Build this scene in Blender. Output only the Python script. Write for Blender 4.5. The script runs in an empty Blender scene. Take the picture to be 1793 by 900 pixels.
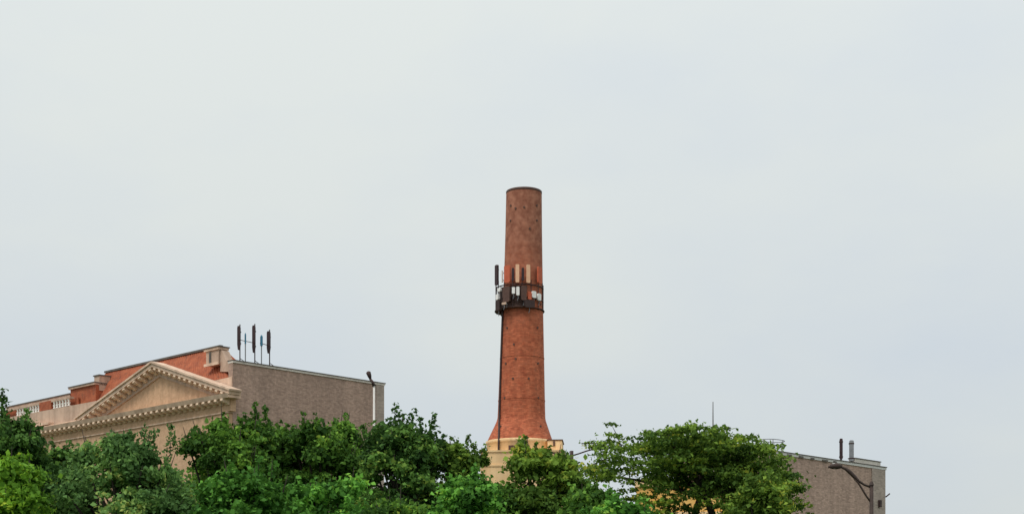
import bpy, math, random
import numpy as np
from mathutils import Vector, Matrix

# ------------------------------------------------------------------ camera, sky, sun, exposure
S = bpy.context.scene
C = S.collection
R = math.radians
FPX, CX, HZ, EYE = 2626.0, 896.5, 1100.0, 1.6      # focal length, image centre and horizon (photo pixels), eye height (m)

cam_d = bpy.data.cameras.new('camera')
cam_d.sensor_width = 36.0
cam_d.lens = 36.0 * FPX / 1793.0
cam_d.shift_y = (HZ - 450.0) / 1793.0              # level camera, frame cropped well above the horizon
cam_d.clip_end = 6000.0
cam = bpy.data.objects.new('camera', cam_d)
cam.location = (0, 0, EYE)
cam.rotation_euler = (R(90), 0, 0)
C.objects.link(cam)
S.camera = cam

SUN_AZ, SUN_EL = R(222), R(57)                     # azimuth clockwise from +Y; behind the camera, to the left
world = bpy.data.worlds.new('World')
S.world = world
world.use_nodes = True
nt = world.node_tree
nt.nodes.clear()
def wn(t, **kw):
    n = nt.nodes.new(t)
    for k, v in kw.items():
        setattr(n, k, v)
    return n
out = wn('ShaderNodeOutputWorld')
bg = wn('ShaderNodeBackground')
bg.inputs['Strength'].default_value = 0.1
sky = wn('ShaderNodeTexSky')
sky.sky_type = 'NISHITA'
sky.sun_disc = False
sky.sun_elevation = SUN_EL
sky.sun_rotation = SUN_AZ
tc = wn('ShaderNodeTexCoord')
mp = wn('ShaderNodeMapping')
mp.inputs['Scale'].default_value = (1.0, 1.0, 2.2)
nz = wn('ShaderNodeTexNoise')
nz.inputs['Scale'].default_value = 3.4
nz.inputs['Detail'].default_value = 6.0
nz.inputs['Roughness'].default_value = 0.52
ramp = wn('ShaderNodeValToRGB')
ramp.color_ramp.elements[0].position = 0.36
ramp.color_ramp.elements[0].color = (0.655, 0.715, 0.765, 1)      # blue-grey underside of the overcast
ramp.color_ramp.elements[1].position = 0.66
ramp.color_ramp.elements[1].color = (0.745, 0.785, 0.765, 1)      # paler, thinner cloud
sep = wn('ShaderNodeSeparateXYZ')
mr = wn('ShaderNodeMapRange')                      # overcast skies brighten towards the zenith
mr.inputs['From Min'].default_value = 0.0
mr.inputs['From Max'].default_value = 1.0
mr.inputs['To Min'].default_value = 8.9
mr.inputs['To Max'].default_value = 14.0
mul = wn('ShaderNodeVectorMath', operation='SCALE')
mix = wn('ShaderNodeMix', data_type='RGBA')
mix.inputs['Factor'].default_value = 0.93
L = nt.links.new
L(tc.outputs['Generated'], mp.inputs['Vector'])
L(mp.outputs['Vector'], nz.inputs['Vector'])
mz1_ = wn('ShaderNodeMath', operation='MULTIPLY')
mz1_.inputs[1].default_value = 0.62
mz2_ = wn('ShaderNodeMath', operation='MULTIPLY_ADD')
mz2_.inputs[1].default_value = 0.75
L(sep.outputs['Z'], mz1_.inputs[0])
L(nz.outputs['Fac'], mz2_.inputs[0])
L(mz1_.outputs[0], mz2_.inputs[2])
L(mz2_.outputs[0], ramp.inputs['Fac'])
L(tc.outputs['Generated'], sep.inputs['Vector'])
L(sep.outputs['Z'], mr.inputs['Value'])
L(ramp.outputs['Color'], mul.inputs[0])
L(mr.outputs['Result'], mul.inputs['Scale'])
L(sky.outputs['Color'], mix.inputs[6])
L(mul.outputs['Vector'], mix.inputs[7])
L(mix.outputs[2], bg.inputs['Color'])
L(bg.outputs['Background'], out.inputs['Surface'])

sun_d = bpy.data.lights.new('sun', 'SUN')
sun_d.energy = 1.5
sun_d.angle = R(14)
sun_d.color = (1.0, 0.93, 0.84)
sun = bpy.data.objects.new('sun', sun_d)
sd = Vector((math.sin(SUN_AZ) * math.cos(SUN_EL), math.cos(SUN_AZ) * math.cos(SUN_EL), math.sin(SUN_EL)))
sun.rotation_euler = sd.to_track_quat('Z', 'Y').to_euler()
sun.location = sd * 60
C.objects.link(sun)

S.view_settings.view_transform = 'Standard'
S.view_settings.look = 'None'
S.view_settings.exposure = 0.0
S.view_settings.gamma = 1.0
S.view_settings.use_curve_mapping = False

# ------------------------------------------------------------------ materials
MATS = {}
def mat(name, c1, c2=None, scale=1.0, rough=0.85, detail=5.0, metallic=0.0, bump=0.0, spots=None, brick=None, spec=0.3, streak=0.0):
    """noise-mottled procedural material; brick=(width,height,mortar colour,amount) adds fine courses"""
    m = bpy.data.materials.new(name)
    m.use_nodes = True
    n = m.node_tree.nodes
    l = m.node_tree.links.new
    b = n['Principled BSDF']
    b.inputs['Roughness'].default_value = rough
    b.inputs['Metallic'].default_value = metallic
    b.inputs['Specular IOR Level'].default_value = spec
    c2 = c2 or c1
    t = n.new('ShaderNodeTexCoord')
    z = n.new('ShaderNodeTexNoise')
    z.inputs['Scale'].default_value = scale
    z.inputs['Detail'].default_value = detail
    z.inputs['Roughness'].default_value = 0.62
    l(t.outputs['Object'], z.inputs['Vector'])
    r = n.new('ShaderNodeValToRGB')
    r.color_ramp.elements[0].position = 0.33
    r.color_ramp.elements[1].position = 0.67
    r.color_ramp.elements[0].color = (*c1, 1)
    r.color_ramp.elements[1].color = (*c2, 1)
    l(z.outputs['Fac'], r.inputs['Fac'])
    col = r.outputs['Color']
    if spots:                                     # (scale, colour, amount, threshold): separate stains
        z2 = n.new('ShaderNodeTexNoise')
        z2.inputs['Scale'].default_value = spots[0]
        z2.inputs['Detail'].default_value = 8
        z2.inputs['Roughness'].default_value = 0.7
        l(t.outputs['Object'], z2.inputs['Vector'])
        r2 = n.new('ShaderNodeMapRange')
        r2.inputs['From Min'].default_value = spots[3]
        r2.inputs['From Max'].default_value = spots[3] + 0.18
        r2.inputs['To Max'].default_value = spots[2]
        l(z2.outputs['Fac'], r2.inputs['Value'])
        mx = n.new('ShaderNodeMix'); mx.data_type = 'RGBA'
        l(r2.outputs['Result'], mx.inputs[0])
        l(col, mx.inputs[6])
        mx.inputs[7].default_value = (*spots[1], 1)
        col = mx.outputs[2]
    if streak:                                    # rain streaks, long in z
        ms_ = n.new('ShaderNodeMapping'); ms_.inputs['Scale'].default_value = (2.2, 2.2, 0.10)
        l(t.outputs['Object'], ms_.inputs['Vector'])
        z3 = n.new('ShaderNodeTexNoise'); z3.inputs['Scale'].default_value = 1.0; z3.inputs['Detail'].default_value = 6
        l(ms_.outputs['Vector'], z3.inputs['Vector'])
        r3 = n.new('ShaderNodeMapRange'); r3.inputs['From Min'].default_value = 0.38; r3.inputs['From Max'].default_value = 0.62
        r3.inputs['To Min'].default_value = 1.0 - streak; r3.inputs['To Max'].default_value = 1.0 + streak * 0.4
        l(z3.outputs['Fac'], r3.inputs['Value'])
        vs = n.new('ShaderNodeVectorMath'); vs.operation = 'SCALE'
        l(col, vs.inputs[0]); l(r3.outputs['Result'], vs.inputs['Scale'])
        col = vs.outputs['Vector']
    if brick:
        bt = n.new('ShaderNodeTexBrick')
        bt.inputs['Scale'].default_value = 1.0
        bt.inputs['Brick Width'].default_value = brick[0]
        bt.inputs['Row Height'].default_value = brick[1]
        bt.inputs['Mortar Size'].default_value = 0.012
        bt.inputs['Bias'].default_value = 0.0
        bt.inputs['Color1'].default_value = (0.70, 0.69, 0.68, 1)
        bt.inputs['Color2'].default_value = (1.3, 1.28, 1.25, 1)
        bt.inputs['Mortar'].default_value = (*brick[2], 1)
        l(t.outputs['UV'], bt.inputs['Vector'])
        mb = n.new('ShaderNodeMix'); mb.data_type = 'RGBA'; mb.blend_type = 'MULTIPLY'
        mb.inputs[0].default_value = brick[3]
        l(col, mb.inputs[6])
        l(bt.outputs['Color'], mb.inputs[7])
        col = mb.outputs[2]
    l(col, b.inputs['Base Color'])
    if bump:
        bp = n.new('ShaderNodeBump')
        bp.inputs['Strength'].default_value = bump
        bp.inputs['Distance'].default_value = 0.05
        l(z.outputs['Fac'], bp.inputs['Height'])
        l(bp.outputs['Normal'], b.inputs['Normal'])
    MATS[name] = m
    return m

mat('flank_brick', (0.37, 0.255, 0.205), (0.49, 0.345, 0.28), 6.0, streak=0.14, spots=(9.0, (0.58, 0.44, 0.36), 0.5, 0.56), brick=(0.24, 0.085, (0.95, 0.92, 0.9), 0.7), bump=0.3)
mat('side_brick', (0.41, 0.285, 0.23), (0.54, 0.385, 0.315), 6.5, streak=0.14, spots=(9.5, (0.62, 0.47, 0.39), 0.5, 0.56), brick=(0.24, 0.085, (0.95, 0.92, 0.9), 0.7), bump=0.3)
mat('pilaster_brick', (0.35, 0.29, 0.25), (0.46, 0.38, 0.33), 1.2, brick=(0.24, 0.085, (0.95, 0.92, 0.9), 0.6))
mat('tan_stone', (0.55, 0.35, 0.215), (0.69, 0.45, 0.29), 4.5, streak=0.10, spots=(6.0, (0.40, 0.255, 0.165), 0.6, 0.54), bump=0.3)
mat('pale_stone', (0.72, 0.505, 0.375), (0.82, 0.605, 0.465), 2.0, streak=0.2, spots=(1.6, (0.50, 0.38, 0.27), 0.6, 0.56), bump=0.2)
mat('bracket_stone', (0.68, 0.50, 0.365), (0.80, 0.61, 0.455), 2.5)
mat('pink_stone', (0.52, 0.365, 0.275), (0.64, 0.465, 0.36), 2.6, streak=0.18, spots=(1.3, (0.42, 0.30, 0.23), 0.5, 0.57))
mat('white_stone', (0.85, 0.82, 0.76), (0.92, 0.90, 0.85), 3.0)
mat('dark_coping', (0.10, 0.09, 0.08), (0.17, 0.15, 0.13), 2.0, rough=0.6)
mat('light_coping', (0.62, 0.56, 0.50), (0.78, 0.72, 0.66), 0.8, spots=(2.0, (0.28, 0.25, 0.22), 0.7, 0.56))
mat('roof_tile', (0.31, 0.080, 0.038), (0.48, 0.145, 0.068), 2.0, rough=0.75, spots=(3.4, (0.17, 0.07, 0.045), 0.8, 0.52), bump=0.2)
mat('roof_felt', (0.16, 0.15, 0.14), (0.22, 0.20, 0.19), 0.6)
mat('cream_stone', (0.84, 0.56, 0.29), (0.93, 0.67, 0.39), 0.9, streak=0.12, spots=(1.8, (0.62, 0.40, 0.20), 0.45, 0.57), bump=0.2)
mat('orange_brick', (0.86, 0.44, 0.10), (0.92, 0.58, 0.20), 1.6, spots=(2.0, (0.75, 0.62, 0.36), 0.8, 0.55))
mat('window_dark', (0.03, 0.035, 0.04), (0.05, 0.055, 0.06), 1.0, rough=0.15, spec=0.5)
mat('dark_steel', (0.045, 0.028, 0.027), (0.075, 0.046, 0.042), 6.0, rough=0.55, metallic=0.3)
mat('brown_steel', (0.085, 0.045, 0.036), (0.13, 0.07, 0.055), 4.0, rough=0.6)
mat('maroon_panel', (0.036, 0.020, 0.024), (0.060, 0.032, 0.036), 3.0, rough=0.55)
mat('rust_panel', (0.50, 0.105, 0.05), (0.62, 0.15, 0.075), 3.0, rough=0.6)
mat('peach_panel', (0.80, 0.45, 0.28), (0.88, 0.55, 0.36), 3.0, rough=0.55)
mat('white_panel', (0.86, 0.84, 0.82), (0.92, 0.91, 0.90), 4.0, rough=0.45)
mat('pale_steel', (0.60, 0.57, 0.54), (0.72, 0.70, 0.67), 3.0, rough=0.5)
mat('grey_steel', (0.20, 0.21, 0.23), (0.30, 0.31, 0.33), 4.0, rough=0.5)
mat('blue_panel', (0.04, 0.17, 0.28), (0.06, 0.24, 0.38), 4.0, rough=0.5)
mat('lamp_glass', (0.65, 0.65, 0.6), (0.75, 0.75, 0.70), 3.0, rough=0.2)
mat('bark', (0.030, 0.024, 0.019), (0.065, 0.052, 0.042), 9.0, rough=0.95, bump=0.6)
mat('grass', (0.035, 0.06, 0.02), (0.075, 0.10, 0.04), 0.4, rough=0.95)

def chimney_material():
    m = mat('chimney_brick', (0.38, 0.095, 0.046), (0.60, 0.185, 0.092), 2.4, streak=0.12, spots=(2.4, (0.24, 0.085, 0.06), 0.7, 0.54), brick=(0.30, 0.11, (0.9, 0.84, 0.80), 0.8), bump=0.4)
    n = m.node_tree.nodes; l = m.node_tree.links.new
    b = n['Principled BSDF']
    src = b.inputs['Base Color'].links[0].from_socket
    t = n.new('ShaderNodeTexCoord'); s = n.new('ShaderNodeSeparateXYZ')
    l(t.outputs['Object'], s.inputs['Vector'])
    z = n.new('ShaderNodeTexNoise'); z.inputs['Scale'].default_value = 0.7; z.inputs['Detail'].default_value = 6
    l(t.outputs['Object'], z.inputs['Vector'])
    a = n.new('ShaderNodeMath'); a.operation = 'MULTIPLY_ADD'
    l(z.outputs['Fac'], a.inputs[0]); a.inputs[1].default_value = 5.0
    l(s.outputs['Z'], a.inputs[2])
    r = n.new('ShaderNodeMapRange')
    r.inputs['From Min'].default_value = 28.0; r.inputs['From Max'].default_value = 36.0; r.inputs['To Max'].default_value = 0.92
    l(a.outputs[0], r.inputs['Value'])
    mx = n.new('ShaderNodeMix'); mx.data_type = 'RGBA'                 # soot-browned brick of the upper shaft
    z2 = n.new('ShaderNodeTexNoise'); z2.inputs['Scale'].default_value = 2.2; z2.inputs['Detail'].default_value = 7
    l(t.outputs['Object'], z2.inputs['Vector'])
    rr = n.new('ShaderNodeValToRGB')
    rr.color_ramp.elements[0].position = 0.35; rr.color_ramp.elements[0].color = (0.245, 0.090, 0.055, 1)
    rr.color_ramp.elements[1].position = 0.68; rr.color_ramp.elements[1].color = (0.43, 0.190, 0.122, 1)
    l(z2.outputs['Fac'], rr.inputs['Fac'])
    l(r.outputs['Result'], mx.inputs[0]); l(src, mx.inputs[6]); l(rr.outputs['Color'], mx.inputs[7])
    l(mx.outputs[2], b.inputs['Base Color'])
    return m
chimney_material()

def leaf_material(name, dark, light, trans=0.32, rough=0.7):
    m = bpy.data.materials.new(name)
    m.use_nodes = True
    n = m.node_tree.nodes; l = m.node_tree.links.new
    b = n['Principled BSDF']
    b.inputs['Roughness'].default_value = rough
    b.inputs['Specular IOR Level'].default_value = 0.15
    at = n.new('ShaderNodeAttribute'); at.attribute_name = 'tint'
    r = n.new('ShaderNodeValToRGB')
    r.color_ramp.elements[0].position = 0.12; r.color_ramp.elements[0].color = (*dark, 1)
    r.color_ramp.elements[1].position = 0.80; r.color_ramp.elements[1].color = (*light, 1)
    e3 = r.color_ramp.elements.new(1.0)                # a few yellowed leaves
    e3.color = (min(0.5, light[0] * 1.9), light[1] * 1.15, light[2] * 1.1, 1)
    e4 = r.color_ramp.elements.new(0.45)
    e4.color = (dark[0] * 0.62 + light[0] * 0.30, dark[1] * 0.62 + light[1] * 0.32, dark[2] * 0.7 + light[2] * 0.36, 1)
    l(at.outputs['Fac'], r.inputs['Fac'])
    l(r.outputs['Color'], b.inputs['Base Color'])
    tr = n.new('ShaderNodeBsdfTranslucent')
    hs = n.new('ShaderNodeHueSaturation'); hs.inputs['Value'].default_value = 1.25; hs.inputs['Hue'].default_value = 0.485
    l(r.outputs['Color'], hs.inputs['Color']); l(hs.outputs['Color'], tr.inputs['Color'])
    ms = n.new('ShaderNodeMixShader'); ms.inputs[0].default_value = trans
    l(b.outputs[0], ms.inputs[1]); l(tr.outputs[0], ms.inputs[2])
    l(ms.outputs[0], n['Material Output'].inputs['Surface'])
    MATS[name] = m
leaf_material('leaf_deep', (0.022, 0.068, 0.010), (0.206, 0.421, 0.062))
leaf_material('leaf_dark', (0.022, 0.064, 0.014), (0.180, 0.366, 0.071))
leaf_material('leaf_grey', (0.052, 0.122, 0.030), (0.262, 0.477, 0.133))
leaf_material('leaf_bright', (0.026, 0.095, 0.012), (0.227, 0.561, 0.083))
leaf_material('leaf_yellow', (0.051, 0.138, 0.009), (0.264, 0.524, 0.050))
leaf_material('leaf_olive', (0.037, 0.090, 0.012), (0.264, 0.426, 0.062))
leaf_material('leaf_locust', (0.035, 0.085, 0.013), (0.264, 0.426, 0.058))

# ------------------------------------------------------------------ mesh helpers
class MB:
    def __init__(self):
        self.v, self.f, self.uv = [], [], []
    def quadbox(self, x0, x1, y0, y1, z0, z1):
        return self.box(x0, x1, y0, y1, z0, z1)
    def box(self, x0, x1, y0, y1, z0, z1):
        b = len(self.v)
        self.v += [(x0, y0, z0), (x1, y0, z0), (x1, y1, z0), (x0, y1, z0), (x0, y0, z1), (x1, y0, z1), (x1, y1, z1), (x0, y1, z1)]
        for q in ((0, 3, 2, 1), (4, 5, 6, 7), (0, 1, 5, 4), (1, 2, 6, 5), (2, 3, 7, 6), (3, 0, 4, 7)):
            self.f.append(tuple(b + i for i in q))
        return self
    def prism(self, pts, a0, a1, axis='y'):
        """polygon of (u, z) swept along an axis: 'y' -> u is x; 'x' -> u is y"""
        b = len(self.v); n = len(pts)
        for a in (a0, a1):
            for u, z in pts:
                self.v.append((u, a, z) if axis == 'y' else (a, u, z))
        self.f.append(tuple(b + i for i in range(n)))
        self.f.append(tuple(b + n + i for i in reversed(range(n))))
        for i in range(n):
            j = (i + 1) % n
            self.f.append((b + i, b + n + i, b + n + j, b + j))
        return self
    def tube(self, pts, rad, n=8, cap=True):
        b = len(self.v)
        P = [Vector(p) for p in pts]
        rs = rad if isinstance(rad, (list, tuple)) else [rad] * len(P)
        up = None
        for i, p in enumerate(P):
            d = (P[min(i + 1, len(P) - 1)] - P[max(i - 1, 0)]).normalized()
            if up is None:
                up = d.orthogonal().normalized()
            up = (up - d * up.dot(d)).normalized()
            s = d.cross(up)
            for k in range(n):
                a = 2 * math.pi * k / n
                self.v.append(tuple(p + (up * math.cos(a) + s * math.sin(a)) * rs[i]))
        for i in range(len(P) - 1):
            for k in range(n):
                k2 = (k + 1) % n
                self.f.append((b + i * n + k, b + i * n + k2, b + (i + 1) * n + k2, b + (i + 1) * n + k))
        if cap:
            self.f.append(tuple(b + k for k in reversed(range(n))))
            self.f.append(tuple(b + (len(P) - 1) * n + k for k in range(n)))
        return self
    def lathe(self, rings, n=48, closed=False):
        """rings of (cx, cy, z, r)"""
        b = len(self.v)
        for cx, cy, z, r in rings:
            for k in range(n):
                a = 2 * math.pi * k / n
                self.v.append((cx + r * math.cos(a), cy + r * math.sin(a), z))
        m = len(rings)
        for i in range(m if closed else m - 1):
            i2 = (i + 1) % m
            for k in range(n):
                k2 = (k + 1) % n
                self.f.append((b + i * n + k, b + i * n + k2, b + i2 * n + k2, b + i2 * n + k))
        return self
    def mesh(self, name, m, smooth=False):
        me = bpy.data.meshes.new(name)
        me.from_pydata(self.v, [], self.f)
        me.validate()
        # wall-style UVs in metres: horizontal run by height
        uv = me.uv_layers.new(name='UVMap')
        for p in me.polygons:
            nrm = p.normal
            for li in p.loop_indices:
                c = me.vertices[me.loops[li].vertex_index].co
                if abs(nrm.z) > 0.7:
                    uv.data[li].uv = (c.x, c.y)
                elif abs(nrm.x) > abs(nrm.y):
                    uv.data[li].uv = (c.y, c.z)
                else:
                    uv.data[li].uv = (c.x, c.z)
        me.materials.append(MATS[m])
        if smooth:
            for p in me.polygons:
                p.use_smooth = True
        return me
    def build(self, name, m, parent=None, smooth=False, loc=None, rot=None):
        return link(name, self.mesh(name, m, smooth), parent, loc, rot)

def link(name, me, parent=None, loc=None, rot=None):
    o = bpy.data.objects.new(name, me)
    C.objects.link(o)
    if parent:
        o.parent = parent
    if loc is not None:
        o.location = loc
    if rot is not None:
        o.rotation_euler = rot
    return o

def tag(o, label, cat, group=None, kind=None):
    o['label'] = label
    o['category'] = cat
    if group:
        o['group'] = group
    if kind:
        o['kind'] = kind
    return o

def thing(name, label, cat, loc=(0, 0, 0), rz=0.0, group=None):
    o = link(name, None, None, loc, (0, 0, rz))
    return tag(o, label, cat, group)

def at(px, py, Y):
    return Vector(((px - CX) * Y / FPX, Y, EYE + (HZ - py) * Y / FPX))

# ------------------------------------------------------------------ ground
g = MB()
N = 24
for j in range(N + 1):
    for i in range(N + 1):
        x, y = -2400 + 4800 * i / N, -2400 + 4800 * j / N
        g.v.append((x, y, 0.0))
for j in range(N):
    for i in range(N):
        a = j * (N + 1) + i
        g.f.append((a, a + 1, a + N + 2, a + N + 1))
ground = g.build('ground', 'grass')
ground['kind'] = 'structure'
ground['label'] = 'grassy ground under the trees and buildings'
ground['category'] = 'ground'

# ------------------------------------------------------------------ the street grid of the two brown buildings
GRID = math.atan2(-0.69714, 0.71693)               # local +x runs along the facade, local +y along the flank wall
GX = Vector((math.cos(GRID), math.sin(GRID), 0)); GY = Vector((-math.sin(GRID), math.cos(GRID), 0))

# ------------------------------------------------------------------ pedimented hall
TO = Vector((-16.071, 85.0, 0))
hall = thing('pedimented_hall', 'tan stone hall with pediment, red tiled roof and blank brown flank wall', 'building', TO, GRID)
MB().box(-27.5, 0, 3.65, 11.6, 0, 16.70).box(-0.42, -0.002, 0.30, 3.649, 0, 16.697).build('flank_wall', 'flank_brick', hall)['label'] = 'blank brown brick flank wall'
MB().box(-0.46, 0.07, 0.28, 11.66, 16.70, 16.81).build('coping', 'light_coping', hall)
MB().box(-0.50, 0.10, 0.26, 11.70, 16.813, 16.865).build('coping_cap', 'dark_coping', hall)
MB().box(-27.4, -0.5, 3.7, 11.5, 16.703, 16.75).build('flat_roof', 'roof_felt', hall)
MB().box(0.0, 0.07, 10.95, 11.58, 0, 16.68).build('corner_pilaster', 'pilaster_brick', hall)
# facade
MB().box(-27.5, -0.02, -0.02, 0.297, 0, 13.82).build('facade_wall', 'tan_stone', hall)
MB().box(-27.5, 0.06, -0.10, 0.297, 13.823, 13.90).build('architrave', 'pale_stone', hall)
MB().box(-27.45, -22.36, 0.0, 0.296, 13.903, 14.998).build('attic_base', 'pink_stone', hall)
MB().box(-22.35, 0.30, -0.06, 0.295, 13.903, 14.56).build('frieze', 'tan_stone', hall)
PJ = 0.60
co = MB()
co.prism([(-PJ - 0.02, 14.68), (-PJ + 0.04, 14.563), (-0.05, 14.563), (0.29, 14.563), (0.29, 14.80), (-PJ - 0.08, 14.80)], -22.6, 0.82, 'x')
co.build('cornice', 'pale_stone', hall)
# modillions: one shared bracket mesh
md = MB()
md.prism([(0.0, 0.0), (0.0, 0.31), (-0.50, 0.31), (-0.53, 0.19), (-0.40, 0.10), (-0.20, 0.08), (-0.12, 0.0)], -0.12, 0.12, 'x')
md_me = md.mesh('modillion', 'bracket_stone')
x = 0.12
while x > -22.3:
    link('modillion', md_me, hall, (x, -0.063, 14.25))
    x -= 0.60
# pediment
AX, AZ, BX0, BX1, BZ = -6.95, 17.30, -15.75, 0.92, 14.83
MB().prism([(BX0 + 0.9, BZ - 0.02), (BX1 - 0.9, BZ - 0.02), (AX, AZ - 0.28)], 0.02, 0.25, 'y').build('tympanum', 'tan_stone', hall)
for sx, xe in ((-1, BX0), (1, BX1)):
    dx, dz = xe - AX, BZ - AZ
    ln = math.hypot(dx, dz)
    nx, nz_ = sx * abs(dz) / ln, abs(dx) / ln          # outward normal of the slope
    def off(t, d, dx=dx, dz=dz, nx=nx, nz_=nz_):
        return (AX + dx * t + nx * d, AZ + dz * t + nz_ * d)
    def band(d0, d1, t0, t1, y0, y1):
        b_, c = off(t1, d0), off(t1, d1)
        return MB().prism([(AX, AZ + d0 / nz_), b_, c, (AX, AZ + d1 / nz_)], y0, y1, 'y')
    band(-0.10, 0.10, 0, 1.0, -PJ, 0.20).build('raking_cornice', 'pale_stone', hall)
    band(0.103, 0.21, 0, 1.01, -PJ - 0.09, 0.20).build('raking_coping', 'pale_stone', hall)
    band(-0.60, -0.103, 0, 0.91, -0.07, 0.20).build('raking_frieze', 'pink_stone', hall)
    ang = math.atan2(dz, abs(dx))
    nmod = 14
    for i in range(nmod):
        t = (i + 0.55) / (nmod + 0.9)
        px_, pz_ = off(t, -0.415)
        link('modillion', md_me, hall, (px_, -0.073, pz_), (0, -ang * sx, 0))
# attic to the left of the pediment
at_ = MB()
at_.prism([(-27.4, 15.0), (-16.2, 15.0), (-15.0, 15.3), (-13.4, 15.86), (-13.6, 15.98), (-27.4, 16.08)], -0.10, 0.62, 'y')
at_.build('attic_wall', 'pink_stone', hall)
MB().box(-27.4, -19.45, -0.50, -0.103, 14.98, 15.12).build('attic_ledge', 'pale_stone', hall)
MB().box(-22.5, -15.9, -0.45, 0.28, 14.803, 14.92).build('blocking_course', 'pale_stone', hall)
MB().box(-27.4, -17.4, 0.50, 0.60, 16.083, 16.62).build('balustrade_back', 'roof_tile', hall)
bal = MB().lathe([(0, 0, 0, 0.10), (0, 0, 0.06, 0.10), (0, 0, 0.10, 0.06), (0, 0, 0.20, 0.12), (0, 0, 0.32, 0.06), (0, 0, 0.38, 0.10), (0, 0, 0.44, 0.10)], 8)
bal_me = bal.mesh('baluster', 'white_stone', True)
xs = [-24.7 + 0.36 * i for i in range(9)] + [-19.75 + 0.37 * i for i in range(6)]
for x in xs:
    link('baluster', bal_me, hall, (x, 0.12, 16.083))
MB().box(-21.6, -20.05, 0.02, 0.40, 16.083, 16.66).build('tile_pier', 'roof_tile', hall)
MB().box(-27.4, -21.61, 0.02, 0.32, 16.528, 16.66).build('balustrade_rail', 'pink_stone', hall)
MB().box(-20.04, -17.6, 0.02, 0.32, 16.528, 16.66).build('balustrade_rail', 'pink_stone', hall)
MB().box(-27.4, -18.7, 0.63, 1.1, 16.083, 16.98).build('attic_parapet', 'pink_stone', hall)
MB().box(-27.45, -18.68, 0.58, 1.15, 16.983, 17.05).build('attic_coping', 'dark_coping', hall)
MB().box(-18.66, -15.5, 0.66, 1.5, 16.083, 17.25).build('roof_step', 'roof_tile', hall)
MB().box(-18.70, -15.45, 0.52, 1.55, 17.253, 17.36).build('step_capping', 'pink_stone', hall)
MB().box(-18.73, -15.43, 0.49, 1.57, 17.363, 17.43).build('step_coping', 'dark_coping', hall)
# tiled roof: barrel tiles as a corrugated sheet, hipped at its right end
def tile_sheet(a, b, c, d, pitch=0.27, amp=0.045):
    """corrugated quad a(lower start) b(lower end) c(upper end) d(upper start)"""
    a, b, c, d = map(Vector, (a, b, c, d))
    n = max(4, int((b - a).length / pitch)) * 4
    nrm = (b - a).cross(d - a).normalized()
    m = MB()
    rows = 9
    for j in range(rows + 1):
        t = j / rows
        for i in range(n + 1):
            s = i / n
            p = (a * (1 - s) + b * s) * (1 - t) + (d * (1 - s) + c * s) * t
            m.v.append(tuple(p + nrm * (amp * abs(math.sin(s * n / 4 * math.pi)) - 0.02 * (j % 2))))
    for j in range(rows):
        for i in range(n):
            q = j * (n + 1) + i
            m.f.append((q, q + 1, q + n + 2, q + n + 1))
    return m
RZ = 18.30
tile_sheet((-18.4, 0.32, 15.3), (-0.46, 0.32, 15.3), (-3.6, 2.0, RZ), (-16.5, 2.0, RZ)).build('tiled_roof', 'roof_tile', hall)
tile_sheet((-0.46, 0.34, 15.3), (-0.46, 3.6, 15.3), (-3.6, 2.0, RZ), (-3.6, 2.0, RZ)).build('tiled_roof_hip', 'roof_tile', hall)
tile_sheet((-0.46, 3.6, 15.3), (-18.4, 3.6, 15.3), (-16.5, 2.0, RZ), (-3.6, 2.0, RZ)).build('tiled_roof_rear', 'roof_tile', hall)
MB().box(-16.1, -15.45, 0.9, 1.9, 16.9, 17.86).build('roof_end_block', 'pink_stone', hall)
MB().box(-16.16, -15.40, 0.84, 1.96, 17.863, 17.93).build('roof_end_coping', 'dark_coping', hall)
MB().box(-16.55, -3.55, 1.88, 2.12, RZ - 0.03, RZ + 0.09).build('ridge', 'dark_coping', hall)
# cross roof behind the pediment
cr = MB()
cr.v = [(BX0 + 1.2, 0.202, 15.3), (AX, 0.202, AZ + 0.08), (BX1 - 1.2, 0.202, 15.3), (AX, 1.44, AZ + 0.08)]
cr.f = [(0, 1, 3), (1, 2, 3)]
cr.build('pediment_roof', 'roof_tile', hall)
# stone end block on the ridge with a scroll down to the flank parapet
MB().box(-3.30, -2.05, 0.75, 1.35, 16.95, 17.78).build('ridge_block', 'pink_stone', hall)
MB().box(-3.43, -1.97, 0.67, 1.42, 17.783, 17.92).build('ridge_block_cap', 'pale_stone', hall)
MB().box(-3.48, -1.92, 0.62, 1.47, 17.923, 17.98).build('ridge_block_coping', 'dark_coping', hall)
MB().box(-3.42, -1.98, 0.66, 0.747, 16.90, 17.06).build('ridge_block_sill', 'pale_stone', hall)
MB().box(-2.95, -2.78, 0.70, 0.747, 17.07, 17.70).build('ridge_block_dark_strip', 'dark_coping', hall)  # raised dark strip on the block's front face, no cut recess
MB().prism([(-2.03, 16.5), (-2.03, 17.76), (-1.85, 17.7), (-1.65, 17.4), (-1.4, 17.0), (-0.9, 16.86), (-0.5, 16.3)], 0.85, 1.35, 'y').build('scroll_buttress', 'pink_stone', hall)
MB().prism([(-3.6, 15.2), (-0.05, 15.2), (-0.05, 15.92), (-0.4, 15.9), (-3.6, 15.85)], 0.253, 0.315, 'y').build('pediment_pedestal', 'pale_stone', hall)

def hall_pt(x, y, z):
    return TO + GX * x + GY * y + Vector((0, 0, z))

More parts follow.
